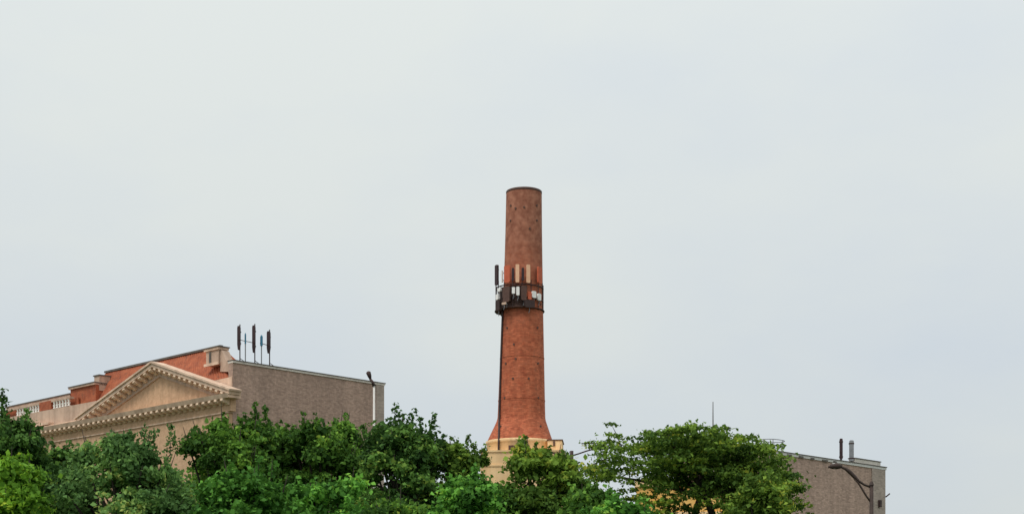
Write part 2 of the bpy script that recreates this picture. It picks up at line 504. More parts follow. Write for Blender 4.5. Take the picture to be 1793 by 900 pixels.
# antennas on the hall roof
def tall_panel(p, zlo, zhi, zbase, label, w=0.17, mat_='maroon_panel', group='panel antennas on the hall roof'):
    t = thing('panel_antenna', label, 'antenna', p, GRID + 0.55, group)
    h0, h1 = zlo - p.z, zhi - p.z
    m = MB()
    m.prism([(-w / 2, h0 + 0.30), (-w * 0.28, h0), (w * 0.28, h0), (w / 2, h0 + 0.30), (w / 2, h1 - 0.10), (w * 0.35, h1), (-w * 0.35, h1), (-w / 2, h1 - 0.10)], -0.17, -0.05, 'y')
    m.build('panel', mat_, t)
    MB().tube([(0, 0.03, 0), (0, 0.03, h1 + 0.12)], 0.035, 8).build('mast', 'dark_steel', t)
    MB().tube([(0, 0.03, 0.0), (0, 0.03, 0.06)], 0.11, 8).build('foot', 'dark_steel', t)
    for hz in (h0 + 0.35, h1 - 0.35):
        MB().box(-0.06, 0.06, -0.07, 0.08, hz, hz + 0.07).build('bracket', 'dark_steel', t)
    MB().tube([(0, 0.03, 0.2), (0.22, 0.2, 0.02)], 0.02, 6).build('stay', 'dark_steel', t)
    return t
tall_panel(hall_pt(-0.25, 0.95, 16.866), 17.52, 18.88, 16.98, 'dark maroon panel antenna nearest the stone block on the hall roof')
tall_panel(hall_pt(-0.25, 1.99, 16.866), 17.50, 19.06, 16.98, 'tallest dark maroon panel antenna, middle of three on the hall roof')
tall_panel(hall_pt(-0.25, 3.04, 16.866), 17.60, 18.88, 16.98, 'dark maroon panel antenna farthest from the stone block on the hall roof', 0.20)
def pipe_mast(p, top, label, blue, reach):
    t = thing('pipe_mast', label, 'mast', p, GRID, 'thin masts between the roof antennas')
    MB().tube([(0, 0, 0), (0, 0, top)], 0.032, 8).build('pole', 'grey_steel', t)
    MB().tube([(0, -0.5 if not blue else -0.1, 1.22), (0, reach, 1.17)], 0.022, 6).build('cross_pipe', 'dark_steel', t)
    MB().tube([(0, 0, top - 0.58), (0, 0, top - 0.05), (0, 0, top + 0.04)], [0.075, 0.075, 0.03] if blue else [0.045, 0.045, 0.02], 10).build('whip_sleeve', 'blue_panel', t)
    return t
pipe_mast(hall_pt(-0.12, 1.25, 16.866), 1.62, 'thin grey mast with cross pipe between first two roof antennas', False, 0.70)
pipe_mast(hall_pt(-0.12, 2.38, 16.866), 1.66, 'thin mast with thick blue top between last two roof antennas', True, 0.62)

# ------------------------------------------------------------------ brick chimney with round plinth
CY = 121.0
SC = CY / FPX
chimney = thing('brick_chimney', 'tall round red brick chimney with flared foot on cream plinth', 'chimney', (0.64, CY, 0))
def cpx(px):
    return (px - CX) * SC - 0.64
rings = [(16.67, 910.5, 57.5), (17.2, 911.2, 52.8), (17.8, 912.2, 47.4), (18.3, 912.8, 43.2), (18.55, 913, 41.9), (19.2, 913.2, 41.3), (22.75, 914, 39), (27.0, 915.2, 36), (29.94, 916.4, 33.8), (33.5, 917, 32.1), (36.70, 917.5, 31.15)]
sh = MB().lathe([(cpx(c), 0, z, r * SC) for z, c, r in rings], 64)
sh.build('shaft', 'chimney_brick', chimney, True)
def shaft_at(z):
    zs = [r[0] for r in rings]
    return cpx(float(np.interp(z, zs, [r[1] for r in rings]))), float(np.interp(z, zs, [r[2] for r in rings])) * SC
MB().lathe([(cpx(917.5), 0, 36.60, 1.445), (cpx(917.5), 0, 36.77, 1.455), (cpx(917.5), 0, 36.80, 1.43), (cpx(917.5), 0, 36.80, 1.12), (cpx(917.5), 0, 34.0, 1.12), (cpx(917.5), 0, 34.0, 1.2), (cpx(917.5), 0, 36.40, 1.2)], 64, True).build('cap_ring', 'brown_steel', chimney, True)
for z in (23.3, 19.9):
    c, r = shaft_at(z)
    MB().lathe([(c, 0, z, r - 0.01), (c, 0, z, r + 0.022), (c, 0, z + 0.07, r + 0.022), (c, 0, z + 0.07, r - 0.01)], 64).build('steel_band', 'chimney_brick', chimney)
hole = MB().tube([(0, -0.06, 0), (0, 0.1, 0)], 0.085, 8).mesh('band_bolt', 'brown_steel')
for z in (25.6, 22.75, 20.0, 17.7, 34.2, 35.4):
    c, r = shaft_at(z)
    for a in (-46, 44):
        link('band_bolt', hole, chimney, (c + r * math.sin(R(a)), -r * math.cos(R(a)), z), (0, 0, R(a)))
random.seed(4)
for i in range(7):
    z = random.choice((24.2, 23.0, 21.4, 35.2, 34.6, 33.4)); a = random.uniform(-38, 32)
    c, r = shaft_at(z)
    link('putlog_block', hole, chimney, (c + r * math.sin(R(a)), -r * math.cos(R(a)), z + random.uniform(-0.1, 0.1)), (0, 0, R(a)))
pc = cpx(910.5)
MB().lathe([(pc, 0, 15.5, 2.70), (pc, 0, 16.35, 2.70), (pc, 0, 16.40, 2.76), (pc, 0, 16.62, 2.78), (pc, 0, 16.67, 2.66), (pc, 0, 16.67, 2.4)], 48).build('plinth', 'cream_stone', chimney, True)
cd = MB()
pts = []
for z in (27.2, 25, 22.75, 20.5, 18.9, 18.3, 17.2, 16.7, 16.4, 15.6):
    c, r = shaft_at(z)
    xa = float(np.interp(z, [15.6, 18.3, 22.75, 27.2], [cpx(873.5), cpx(874.5), cpx(877), cpx(880.5)]))
    rr = (2.78 if z < 16.7 else r) + 0.07
    dx = max(-rr * 0.97, min(rr, xa - c))
    pts.append((c + dx, -math.sqrt(max(0.0, rr * rr - dx * dx)), z))
cd.tube(pts, 0.085, 8).build('conduit', 'dark_steel', chimney)

# antenna ring on the chimney
mz0, mz1 = 27.15, 28.95
mc, mr_ = shaft_at(28)
mc -= 0.27
MC = Vector((0.64 + mc, CY, 0))
ring = thing('antenna_mount', 'dark steel antenna ring frame clamped round the brick chimney', 'mount', MC + Vector((0, 0, mz0)))
RR = 1.92
for z in (0.0, 0.75, mz1 - mz0):
    MB().lathe([(0, 0, z - 0.05, RR - 0.03), (0, 0, z - 0.03, RR + 0.03), (0, 0, z + 0.03, RR + 0.03), (0, 0, z + 0.03, RR - 0.03)], 40, True).build('ring_rail', 'dark_steel', ring)
for i in range(16):
    a = 2 * math.pi * i / 16 + 0.1
    MB().tube([(RR * math.cos(a), RR * math.sin(a), -0.12), (RR * math.cos(a), RR * math.sin(a), mz1 - mz0 + 0.35)], 0.035, 6).build('post', 'dark_steel', ring)
    if i % 2 == 0:
        MB().tube([(1.6 * math.cos(a), 1.6 * math.sin(a), 0.0), (RR * math.cos(a), RR * math.sin(a), 0.0)], 0.05, 6).build('standoff', 'dark_steel', ring)
MB().lathe([(0, 0, -0.03, 1.68), (0, 0, -0.03, 2.02), (0, 0, 0.01, 2.02), (0, 0, 0.01, 1.68)], 40, True).build('grating', 'brown_steel', ring)
MB().lathe([(0, 0, 0.02, 1.70), (0, 0, 1.75, 1.68)], 40).build('shade_sleeve', 'brown_steel', ring)  # added brown sleeve: shade on the brick behind the ring put into colour

random.seed(21)
for i in range(9):
    a0 = R(random.uniform(-85, 70)); a1 = a0 + R(random.uniform(8, 26)); zt = random.uniform(0.9, 1.75); zb = random.uniform(0.1, 0.6)
    rc = 1.99
    MB().tube([(rc * math.sin(a0), -rc * math.cos(a0), zt), (rc * math.sin(a0 * .7 + a1 * .3), -rc * math.cos(a0 * .7 + a1 * .3), zb), (rc * math.sin(a1), -rc * math.cos(a1), zb + 0.3 * zt)], 0.03, 6).build('cable', 'dark_steel', ring)
def ring_item(name, label, cat, px, z0, z1, w, d, m, r=2.0, group=None, parts=True):
    dx = (px - CX) * SC - 0.64 - mc
    s = max(-0.985, min(0.985, dx / r))
    a = math.asin(s)
    t = thing(name, label, cat, MC + Vector((r * math.sin(a), -r * math.cos(a), z0)), a, group)
    h = z1 - z0
    e = min(w, h) * 0.16
    MB().prism([(-w / 2, e), (-w / 2 + e, 0), (w / 2 - e, 0), (w / 2, e), (w / 2, h - e), (w / 2 - e, h), (-w / 2 + e, h), (-w / 2, h - e)], -d, 0.0, 'y').build('panel' if cat == 'antenna' else 'casing', m, t)
    if parts:
        MB().box(-0.05, 0.05, 0.003, 0.10, h * 0.15, h * 0.22).build('bracket', 'dark_steel', t)
        MB().box(-0.05, 0.05, 0.003, 0.10, h * 0.75, h * 0.82).build('bracket', 'dark_steel', t)
        if cat != 'antenna':
            MB().tube([(0, -d / 2, 0.0), (0.03, -d / 2, -0.18), (-0.05, -d / 3, -0.4)], 0.025, 6).build('cable', 'grey_steel', t)
    return t
GA, GB = 'panel antennas ringed round the chimney', 'radio boxes hung under the chimney antennas'
ring_item('panel_antenna', 'dark panel antenna jutting out at the chimney left edge', 'antenna', 871.5, 29.0, 30.60, 0.36, 0.16, 'maroon_panel', 2.12, GA)
ring_item('panel_antenna', 'slim white antenna beside the dark one at chimney left edge', 'antenna', 880, 29.15, 30.1, 0.14, 0.10, 'white_panel', 2.02, GA)
ring_item('panel_antenna', 'wide rust red panel antenna on the chimney front left', 'antenna', 889, 29.05, 30.42, 0.52, 0.14, 'rust_panel', 2.02, GA)
ring_item('panel_antenna', 'slim peach panel antenna left of the chimney centre', 'antenna', 906, 29.02, 30.45, 0.29, 0.14, 'peach_panel', 2.02, GA)
ring_item('panel_antenna', 'slim peach panel antenna right of the chimney centre', 'antenna', 924, 29.00, 30.45, 0.29, 0.14, 'peach_panel', 2.02, GA)
ring_item('panel_antenna', 'wide rust red panel antenna at the chimney right edge', 'antenna', 943, 29.1, 30.40, 0.46, 0.14, 'rust_panel', 2.02, GA)
ring_item('panel_antenna', 'narrow dark panel antenna between the two peach ones', 'antenna', 915, 29.2, 30.2, 0.2, 0.10, 'maroon_panel', 1.92, GA)
ring_item('panel_antenna', 'narrow dark panel antenna between rust and peach panels', 'antenna', 898.5, 29.2, 30.2, 0.2, 0.10, 'maroon_panel', 1.92, GA)
ring_item('radio_unit', 'shorter white radio box of the pair on the chimney front', 'radio box', 899.6, 28.12, 28.64, 0.24, 0.16, 'white_panel', 2.06, GB)
ring_item('radio_unit', 'taller white radio box of the pair on the chimney front', 'radio box', 906.8, 27.98, 28.66, 0.25, 0.16, 'white_panel', 2.06, GB)
ring_item('radio_unit', 'big brown radio box left of the white pair', 'radio box', 888.5, 27.5, 28.72, 0.62, 0.22, 'brown_steel', 2.04, GB)
ring_item('radio_unit', 'white square radio box next to the orange one', 'radio box', 933.2, 27.85, 28.38, 0.38, 0.16, 'white_panel', 2.06, GB)
ring_item('radio_unit', 'white radio box nearest the chimney right edge', 'radio box', 942.0, 27.72, 28.26, 0.36, 0.16, 'white_panel', 2.06, GB)
ring_item('radio_unit', 'small orange radio box beside the white square one', 'radio box', 926.2, 27.68, 28.30, 0.27, 0.16, 'rust_panel', 2.06, GB)
ring_item('radio_unit', 'big dark brown radio box under the orange one', 'radio box', 925.5, 27.02, 27.62, 0.85, 0.24, 'dark_steel', 2.08, GB)
ring_item('radio_unit', 'white rounded radio box at the chimney left edge', 'radio box', 873.6, 27.78, 28.22, 0.30, 0.20, 'white_panel', 2.14, GB)
ring_item('radio_unit', 'small pale radio box just under the dark left antenna', 'radio box', 876.5, 28.42, 28.68, 0.34, 0.18, 'white_panel', 2.10, GB)
ring_item('radio_unit', 'dark radio box hanging lowest at the chimney left edge', 'radio box', 875.5, 26.9, 27.68, 0.5, 0.26, 'dark_steel', 2.10, GB)
ring_item('radio_unit', 'dark brown radio box between white pair and orange box', 'radio box', 916.5, 27.6, 28.75, 0.42, 0.18, 'brown_steel', 2.02, GB)
ring_item('radio_unit', 'pale flat junction box on the lowest ring rail', 'radio box', 883.5, 27.28, 27.46, 0.40, 0.10, 'pink_stone', 2.30, GB)

# ------------------------------------------------------------------ cream boiler house under the chimney
BX, BY = 1.05, 120.9
boiler = thing('boiler_house', 'cream stone block that the brick chimney rises from', 'building', (BX, BY, 0), R(-4))
MB().box(-3.28, 3.22, -3.6, 3.6, 0, 15.42).build('wall', 'cream_stone', boiler)
MB().box(-3.36, 3.30, -3.68, 3.68, 15.42, 15.56).build('coping', 'cream_stone', boiler)
MB().box(-3.34, 3.28, -3.66, -3.603, 14.3, 14.45).build('string_course', 'cream_stone', boiler)
for x in (-2.2, 0.0, 2.2):
    w = MB().box(x - 0.5, x + 0.5, -3.64, -3.603, 10.2, 12.4).build('window', 'cream_stone', boiler)
    MB().box(x - 0.42, x + 0.42, -3.67, -3.643, 10.3, 12.3).build('pane', 'window_dark', w)
pen = MB().box(1.9, 3.05, -1.9, 1.0, 15.563, 16.50).build('penthouse', 'cream_stone', boiler)
MB().box(1.85, 3.12, -1.96, 1.06, 16.503, 16.58).build('penthouse_coping', 'brown_steel', pen)
MB().box(2.35, 2.50, -1.98, -1.903, 16.05, 16.45).build('penthouse_vent', 'brown_steel', pen)
MB().box(-1.1, 0.55, -3.3, -2.9, 15.563, 15.98).build('dark_opening_box', 'brown_steel', boiler)  # added brown box; the dark of a shadowed opening put into its colour

# ------------------------------------------------------------------ orange-yellow building behind the big tree
yb = thing('low_building', 'low orange-yellow building glimpsed through the spreading tree', 'building', (8.1, 68.5, 0), R(-6))
MB().box(-2.35, 2.6, -2.5, 3.5, 0, 7.85).build('wall', 'orange_brick', yb)
MB().box(-2.43, 2.68, -2.58, 3.58, 7.853, 8.2).build('parapet', 'cream_stone', yb)
MB().box(-2.39, 2.64, -2.54, -2.503, 6.55, 6.75).build('string_course', 'cream_stone', yb)
wh = thing('whip_antenna', 'thin upright whip antenna rising above the spreading tree', 'antenna', (8.83 + 0.35, 68.5, 8.2))
MB().tube([(0, 0, 0), (0, 0, 2.6), (0, 0, 3.75)], [0.045, 0.035, 0.02], 8).build('rod', 'grey_steel', wh)
MB().box(-0.12, 0.12, -0.12, 0.12, 0.0, 0.05).build('base_plate', 'dark_steel', wh)

# ------------------------------------------------------------------ brown building at right
RO = Vector((11.985, 78.0, 0))
rb = thing('brown_building', 'blank brown brick building with parapet at the right', 'building', RO, GRID)
MB().box(-3.6, 0, -0.6, 14.30, 0, 10.92).build('wall', 'side_brick', rb)
MB().box(-3.64, 0.06, -0.66, 14.36, 10.92, 11.06).build('coping', 'pale_steel', rb)
MB().box(-3.68, 0.09, -0.70, 14.40, 11.063, 11.11).build('coping_cap', 'dark_coping', rb)
MB().box(0.0, 0.06, 12.75, 14.24, 0, 10.90).build('corner_pilaster', 'pilaster_brick', rb)
MB().box(-0.40, 0.02, 10.95, 13.75, 11.113, 11.33).build('raised_parapet', 'light_coping', rb)
MB().box(-0.44, 0.05, 10.92, 13.80, 11.333, 11.385).build('raised_coping', 'dark_coping', rb)
random.seed(9)
for i in range(5):
    y0 = 4.0 + i * 1.15
    MB().box(0.062, 0.10, y0, y0 + random.uniform(0.3, 0.6), 10.90, 11.0).build('flashing', 'dark_coping', rb)
MB().box(0.063, 0.2, 13.4, 13.6, 8.7, 9.1).build('vent_box', 'dark_steel', rb)
MB().tube([(0.05, 14.30, 9.35), (0.12, 14.62, 9.55)], 0.04, 6).build('wall_hook', 'dark_steel', rb)
def rb_pt(x, y, z):
    return RO + GX * x + GY * y + Vector((0, 0, z))
def roof_panel(p, label, m, w):
    t = thing('panel_antenna', label, 'antenna', p, GRID + 0.6, 'antennas on the brown building roof')
    MB().prism([(-w / 2, 0.14), (-w / 3, 0.08), (w / 3, 0.08), (w / 2, 0.14), (w / 2, 1.20), (w / 3, 1.26), (-w / 3, 1.26), (-w / 2, 1.20)], -0.15, -0.04, 'y').build('panel', m, t)
    MB().tube([(0, 0.03, 0), (0, 0.03, 1.28)], 0.045, 8).build('mast', 'dark_steel', t)
    for z in (0.2, 1.05):
        MB().box(-w / 2 - 0.02, w / 2 + 0.02, -0.16, 0.07, z, z + 0.06).build('clamp', 'dark_steel', t)
    MB().tube([(0, 0.03, 0), (0, 0.03, 0.05)], 0.1, 8).build('foot', 'dark_steel', t)
    return t
roof_panel(rb_pt(-0.2, 9.82, 11.113), 'dark narrow panel antenna on the brown building roof', 'maroon_panel', 0.18)
roof_panel(rb_pt(-0.2, 10.92, 11.113), 'blue-grey panel antenna on the brown building roof', 'grey_steel', 0.26)
hr = thing('hatch_rail', 'looped thin safety rail on the brown building roof beside the tree', 'rail', rb_pt(-0.55, 3.55, 11.113), GRID)
for z in (0.32, 0.62):
    MB().tube([(0.5 * math.cos(a), 0.85 * math.sin(a), z) for a in [i * math.pi / 12 for i in range(25)]], 0.022, 6).build('hoop', 'grey_steel', hr)
for a in (0.3, 1.57, 2.8, 3.9, 4.71, 5.6):
    MB().tube([(0.5 * math.cos(a), 0.85 * math.sin(a), 0), (0.5 * math.cos(a), 0.85 * math.sin(a), 0.64)], 0.022, 6).build('upright', 'grey_steel', hr)

# ------------------------------------------------------------------ street lamps
mat('lamp_brown', (0.040, 0.026, 0.022), (0.065, 0.042, 0.036), 4.0, rough=0.6)
def lamp_right():
    Y = 55.0
    b = at(1526, 0, Y); s = Y / FPX
    t = thing('street_lamp', 'dark brown street lamp with curved braced arm before the brown building', 'street lamp', (b.x, Y, 0), 0)
    zt = at(0, 845, Y).z
    MB().tube([(0, 0, 0), (0, 0, 0.5), (0, 0, zt)], [0.12, 0.10, 0.07], 12).build('pole', 'lamp_brown', t, True)
    MB().tube([(0, 0, 0), (0, 0, 0.12)], 0.24, 8).build('base', 'lamp_brown', t)
    def q(px, py):
        return ((px - 1526) * s, 0.0, EYE + (HZ - py) * s)
    MB().tube([q(1526, 853), q(1513, 848), q(1504, 842), q(1496, 834), q(1488, 826), q(1480, 820), q(1471, 816.5), q(1462, 815.5)], [0.04, 0.04, 0.045, 0.075, 0.075, 0.055, 0.04, 0.04], 10).build('arm', 'lamp_brown', t, True)
    MB().tube([q(1526, 880), q(1517, 868), q(1508, 853), q(1502, 844), q(1496, 838)], 0.035, 8).build('brace', 'lamp_brown', t, True)
    h = MB().tube([q(1474, 816.5), q(1466, 815.5), q(1457, 816), q(1450, 817.5)], [0.06, 0.12, 0.10, 0.03], 10).build('lamp_head', 'lamp_brown', t, True)
    MB().tube([q(1460, 813.5), q(1460, 810.5)], 0.06, 8).build('photocell', 'white_panel', h)
    MB().tube([q(1460.5, 818), q(1460, 820)], [0.09, 0.06], 8).build('lens', 'lamp_glass', h)
    MB().tube([q(1526, 849), q(1526, 842)], [0.10, 0.04], 10).build('finial', 'lamp_brown', t)
lamp_right()
def lamp_left():
    Y = 52.0
    b = at(655, 0, Y); s = Y / FPX
    t = thing('street_lamp', 'slim pale street lamp with small dark head before the hall flank wall', 'street lamp', (b.x, Y, 0), 0)
    def q(px, py):
        return ((px - 655) * s, 0.0, EYE + (HZ - py) * s)
    MB().tube([(0, 0, 0), (0, 0, 0.5), q(655, 674)], [0.10, 0.07, 0.036], 12).build('pole', 'pale_steel', t, True)
    MB().tube([(0, 0, 0), (0, 0, 0.12)], 0.2, 8).build('base', 'pale_steel', t)
    MB().tube([q(655, 676), q(652.5, 669), q(648, 663)], [0.06, 0.05, 0.04], 8).build('arm', 'dark_steel', t, True)
    MB().tube([q(649, 665), q(647, 658), q(645, 652), q(644.5, 650)], [0.03, 0.07, 0.085, 0.04], 10).build('lamp_head', 'dark_steel', t, True)
lamp_left()
def lamp_mid():
    Y = 62.0
    b = at(1001, 0, Y); s = Y / FPX
    t = thing('street_lamp', 'dark post with two thin upswept arms beside the cream block', 'street lamp', (b.x, Y, 0), 0)
    def q(px, py, y=0.0):
        return ((px - 1001) * s, y, EYE + (HZ - py) * s)
    MB().tube([(0, 0, 0), (0, 0, 0.5), q(1001, 789)], [0.15, 0.12, 0.075], 12).build('pole', 'dark_steel', t, True)
    MB().tube([(0, 0, 0), (0, 0, 0.12)], 0.24, 8).build('base', 'dark_steel', t)
    for side, pts_ in ((-1, [(1001, 803), (985, 799), (972, 794), (960, 790)]), (1, [(1001, 797.5), (1013, 794), (1026, 789.5), (1040, 785.5)])):
        MB().tube([q(*p) for p in pts_], 0.03, 6).build('arm', 'dark_steel', t, True)
        e = pts_[-1]
        MB().tube([q(e[0] - 4 * side, e[1] + 0.5), q(e[0] + 2 * side, e[1] - 1), q(e[0] + 9 * side, e[1] - 1.5), q(e[0] + 14 * side, e[1] - 1)], [0.03, 0.07, 0.06, 0.02], 8).build('lamp_head', 'dark_steel', t, True)
lamp_mid()

# ------------------------------------------------------------------ trees
def leaf_cloud(rng, centres, radius, flat, n_per, size, up=0.55, tint=None):
    """leaf-sized folded faces scattered round clump centres -> verts, tints"""
    n = len(centres) * n_per
    c = np.repeat(centres, n_per, axis=0)
    rad = np.repeat(radius, n_per)[:, None]
    p = c + rng.normal(size=(n, 3)) * rad * np.array([0.5, 0.5, 0.5 * flat])
    out_ = p - c
    nrm = rng.normal(size=(n, 3)) * 0.75 + np.array([0, 0, up]) + out_ / (rad + 1e-6) * 0.5
    nrm /= np.linalg.norm(nrm, axis=1)[:, None]
    t = rng.normal(size=(n, 3)); t[:, 2] -= 0.25
    t -= nrm * np.sum(t * nrm, axis=1)[:, None]
    t /= np.linalg.norm(t, axis=1)[:, None]
    s = np.cross(nrm, t)
    ln = size * rng.uniform(0.5, 1.45, n)[:, None]
    wd = ln * rng.uniform(0.30, 0.42, n)[:, None]
    a = p - t * ln * 0.5
    tip = p + t * ln * 0.5 - nrm * ln * 0.15
    lft = p + s * wd + nrm * ln * 0.07
    rgt = p - s * wd + nrm * ln * 0.07
    v = np.stack([a, rgt, tip, lft], axis=1).reshape(-1, 3)
    tn = np.repeat(tint, n_per) * 0.6 + rng.uniform(0, 0.4, n)
    return v, tn

def crown_mesh(name, v, tint, m):
    n = len(tint)
    me = bpy.data.meshes.new(name)
    me.vertices.add(n * 4)
    me.vertices.foreach_set('co', v.astype(np.float32).ravel())
    me.loops.add(n * 4)
    me.loops.foreach_set('vertex_index', np.arange(n * 4, dtype=np.int32))
    me.polygons.add(n)
    me.polygons.foreach_set('loop_start', np.arange(0, n * 4, 4, dtype=np.int32))
    at2 = me.attributes.new('tint', 'FLOAT', 'FACE')
    at2.data.foreach_set('value', tint.astype(np.float32))
    me.update(calc_edges=True)
    me.materials.append(MATS[m])
    return me

def tree(label, px, halfpx, top, Y, m, seed, name='broadleaf_tree', lobes=13, clumps=420, per=56, size=0.15, clump_r=0.31, flat=0.55, sprigs=(), low=None, fill=0.35, group='trees along the street', tall=1.0, trunk_px=None):
    rng = np.random.default_rng(seed)
    b = at(px, top + 15, Y)                         # lobes end here; shoots rise above
    s = Y / FPX
    r = halfpx * s
    ztop = b.z
    zlow = low if low is not None else max(1.6, ztop - 2.0 * r * tall - 1.5)
    zc = (ztop + zlow) / 2
    hz = (ztop - zlow) / 2
    tx = 0.0 if trunk_px is None else (trunk_px - px) * s
    t = thing(name, label, 'tree', (b.x, Y, 0), 0, group)
    # lobes: uneven sub-crowns
    L_ = [(np.array([0, 0, zc + hz * 0.18]), np.array([r * 0.55, r * 0.55, hz * 0.72]))]
    for i in range(int(lobes * 2.4)):
        a = i * 2.39996 + rng.uniform(-0.4, 0.4)
        e = rng.uniform(-0.75, 0.95)
        q = math.sqrt(max(0.05, 1 - e * e))
        lr = r * rng.uniform(0.17, 0.36)
        cpos = np.array([math.cos(a) * q * (r - lr * 0.85), math.sin(a) * q * (r - lr * 0.85), zc + e * (hz - lr * 0.8)])
        L_.append((cpos, np.array([lr, lr, lr * rng.uniform(0.75, 1.05)])))
    w = np.array([np.prod(l[1]) ** (2 / 3) for l in L_]); w[0] *= 0.55; w /= w.sum()
    pos, tint = [], []
    for (cpos, rad), ww in zip(L_, w):
        k_ = max(6, int(clumps * ww))
        d = rng.normal(size=(k_, 3)); d[:, 2] += 0.75
        d /= np.linalg.norm(d, axis=1)[:, None]
        rr = np.where(rng.uniform(size=k_) < fill, rng.uniform(0.2, 0.8, k_), rng.uniform(0.8, 1.06, k_))
        pos.append(cpos + d * rad * rr[:, None])
        base = rng.uniform(0.0, 0.95)
        tint.append(np.clip(base + rng.normal(size=k_) * 0.2, 0, 1))
    pos = np.concatenate(pos); tint = np.concatenate(tint)
    keep = pos[:, 2] < ztop + 0.05
    pos, tint = pos[keep], tint[keep]
    rad = clump_r * rng.uniform(0.6, 1.3, len(pos))
    V, T = leaf_cloud(rng, pos, rad, flat, per, size, tint=tint)
    # sprigs: leafy shoots that break the outline
    SV, ST = [], []
    tips = []
    # short shoots all over the upper outline
    up_ = pos[pos[:, 2] > zc - 0.1 * hz]
    for i in rng.choice(len(up_), min(len(up_), int(70 * (r / 2.0))), replace=False):
        p0 = up_[i]; dr = p0 - np.array([0, 0, zc - hz * 0.4]); dr /= np.linalg.norm(dr); dr[2] += 0.5; dr /= np.linalg.norm(dr)
        ln_ = rng.uniform(0.15, 0.5); k_ = 6
        hh = np.linspace(0.1, ln_, k_)[:, None]
        pp = p0 + dr * hh + rng.normal(size=(k_, 3)) * 0.03
        v2, t2 = leaf_cloud(rng, pp, np.full(k_, 0.12), 1.0, 6, size * 0.9, tint=np.full(k_, tint.mean()) + rng.normal() * 0.15)
        SV.append(v2); ST.append(np.clip(t2, 0, 1))
    for (sx, sy, ln) in sprigs:
        q = at(sx, sy, Y) - Vector((b.x, Y, 0))
        yy = rng.uniform(-0.25, 0.25) * r
        k_ = max(4, int(ln * 10))
        h = np.linspace(0, ln, k_)
        pp = np.stack([q.x + rng.normal(size=k_) * 0.04 - h * rng.uniform(-0.15, 0.15), yy + rng.normal(size=k_) * 0.04, q.z - h - 0.06], axis=1)
        v2, t2 = leaf_cloud(rng, pp, np.full(k_, 0.10) + h * 0.16, 1.0, 11, size * 0.85, tint=np.full(k_, 0.25))
        SV.append(v2); ST.append(t2)
        tips.append((q.x, yy, q.z - ln))
    if SV:
        V = np.concatenate([V] + SV); T = np.concatenate([T] + ST)
    link('crown', crown_mesh('crown', V, T, m), t)
    # trunk and limbs, one tapering surface each, joined
    tr = MB()
    rt = 0.05 + r * 0.055
    fork = zlow + hz * 0.55
    bend = rng.uniform(-0.12, 0.12, 2)
    tr.tube([(tx, 0, -0.05), (tx, 0, 0.3), (tx + bend[0], bend[1], fork * 0.6), (tx * 0.8, 0, fork), (tx * 0.3, 0, zc + hz * 0.4), (0, 0, ztop - 0.5)], [rt * 1.5, rt * 1.1, rt * 0.95, rt * 0.8, rt * 0.4, rt * 0.12], 10)
    for cpos, rd in L_[1:]:
        z0 = min(fork + rng.uniform(-0.3, 0.9) * hz * 0.5, cpos[2] - 0.2)
        z0 = max(z0, zlow * 0.8)
        midp = np.array([cpos[0] * 0.5 + tx * 0.4, cpos[1] * 0.5, z0 + (cpos[2] - z0) * 0.35])
        tr.tube([(tx * 0.8, 0, z0), tuple(midp), tuple(cpos), tuple(cpos + (cpos - midp) * 0.45)], [rt * 0.5, rt * 0.33, rt * 0.18, rt * 0.05], 6)
    for i, (x_, y_, z_) in enumerate(tips):
        tr.tube([(x_ * 0.4, y_ * 0.5, z_ - 1.2), (x_, y_, z_), (x_, y_, z_ + 0.4)], [rt * 0.2, rt * 0.1, 0.008], 5)
    tr.build('trunk', 'bark', t, True)
    return t

tree('tall dark tree cut off by the left picture edge', 8, 78, 715, 44, 'leaf_dark', 1, sprigs=((10, 684, 1.0), (2, 700, 0.6), (40, 722, 0.7), (62, 742, 0.6)), lobes=14, clumps=380)
tree('dark tree just right of the left edge, under the balustrade', 88, 62, 768, 47, 'leaf_dark', 2, clumps=320, sprigs=((70, 765, .5), (100, 772, .5)))
tree('muted green tree between the dark left tree and the greyish one', 128, 66, 800, 46, 'leaf_grey', 29, clumps=300)
tree('bright yellow-green tree in the bottom left corner', 12, 72, 792, 34, 'leaf_yellow', 3, clumps=300, size=0.14, sprigs=((35, 792, .4),))
tree('greyish green tree before the pediment', 215, 118, 750, 44, 'leaf_grey', 4, clumps=520, size=0.14, sprigs=((255, 742, .8), (268, 748, .6), (190, 752, .6), (300, 742, .9), (225, 752, .6), (150, 772, .6)), lobes=16)
tree('dark green tree at the corner of the hall', 402, 112, 722, 49, 'leaf_deep', 5, clumps=560, lobes=17, sprigs=((447, 707, .9), (464, 708, .9), (392, 722, .6), (370, 735, .6), (340, 745, .6), (430, 722, .6)))
tree('dark green tree between the hall corner tree and the flank wall tree', 478, 84, 732, 51, 'leaf_deep', 26, clumps=380, lobes=14, sprigs=((490, 735, .6), (512, 742, .5), (470, 738, .5)))
tree('dark green tree below the hall flank wall', 566, 108, 727, 50, 'leaf_deep', 6, clumps=540, lobes=16, sprigs=((532, 722, .8), (585, 735, .6), (606, 742, .5), (500, 740, .5), (640, 742, .6)))
tree('bright green bushy tree low in front of the hall corner tree', 440, 112, 803, 39, 'leaf_bright', 7, clumps=420, size=0.14, lobes=15, sprigs=((455, 800, .4), (480, 805, .4)))
tree('mid green tree low under the flank wall', 590, 84, 822, 40, 'leaf_bright', 8, clumps=340, size=0.14, lobes=12)
tree('dark tree with upright shoots right of the flank wall', 706, 76, 728, 47, 'leaf_dark', 10, clumps=430, lobes=15, fill=0.2, sprigs=((691, 707, 1.0), (722, 714, .9), (758, 723, 1.1), (704, 722, .7), (738, 732, .7), (675, 735, .8), (774, 760, .6)))
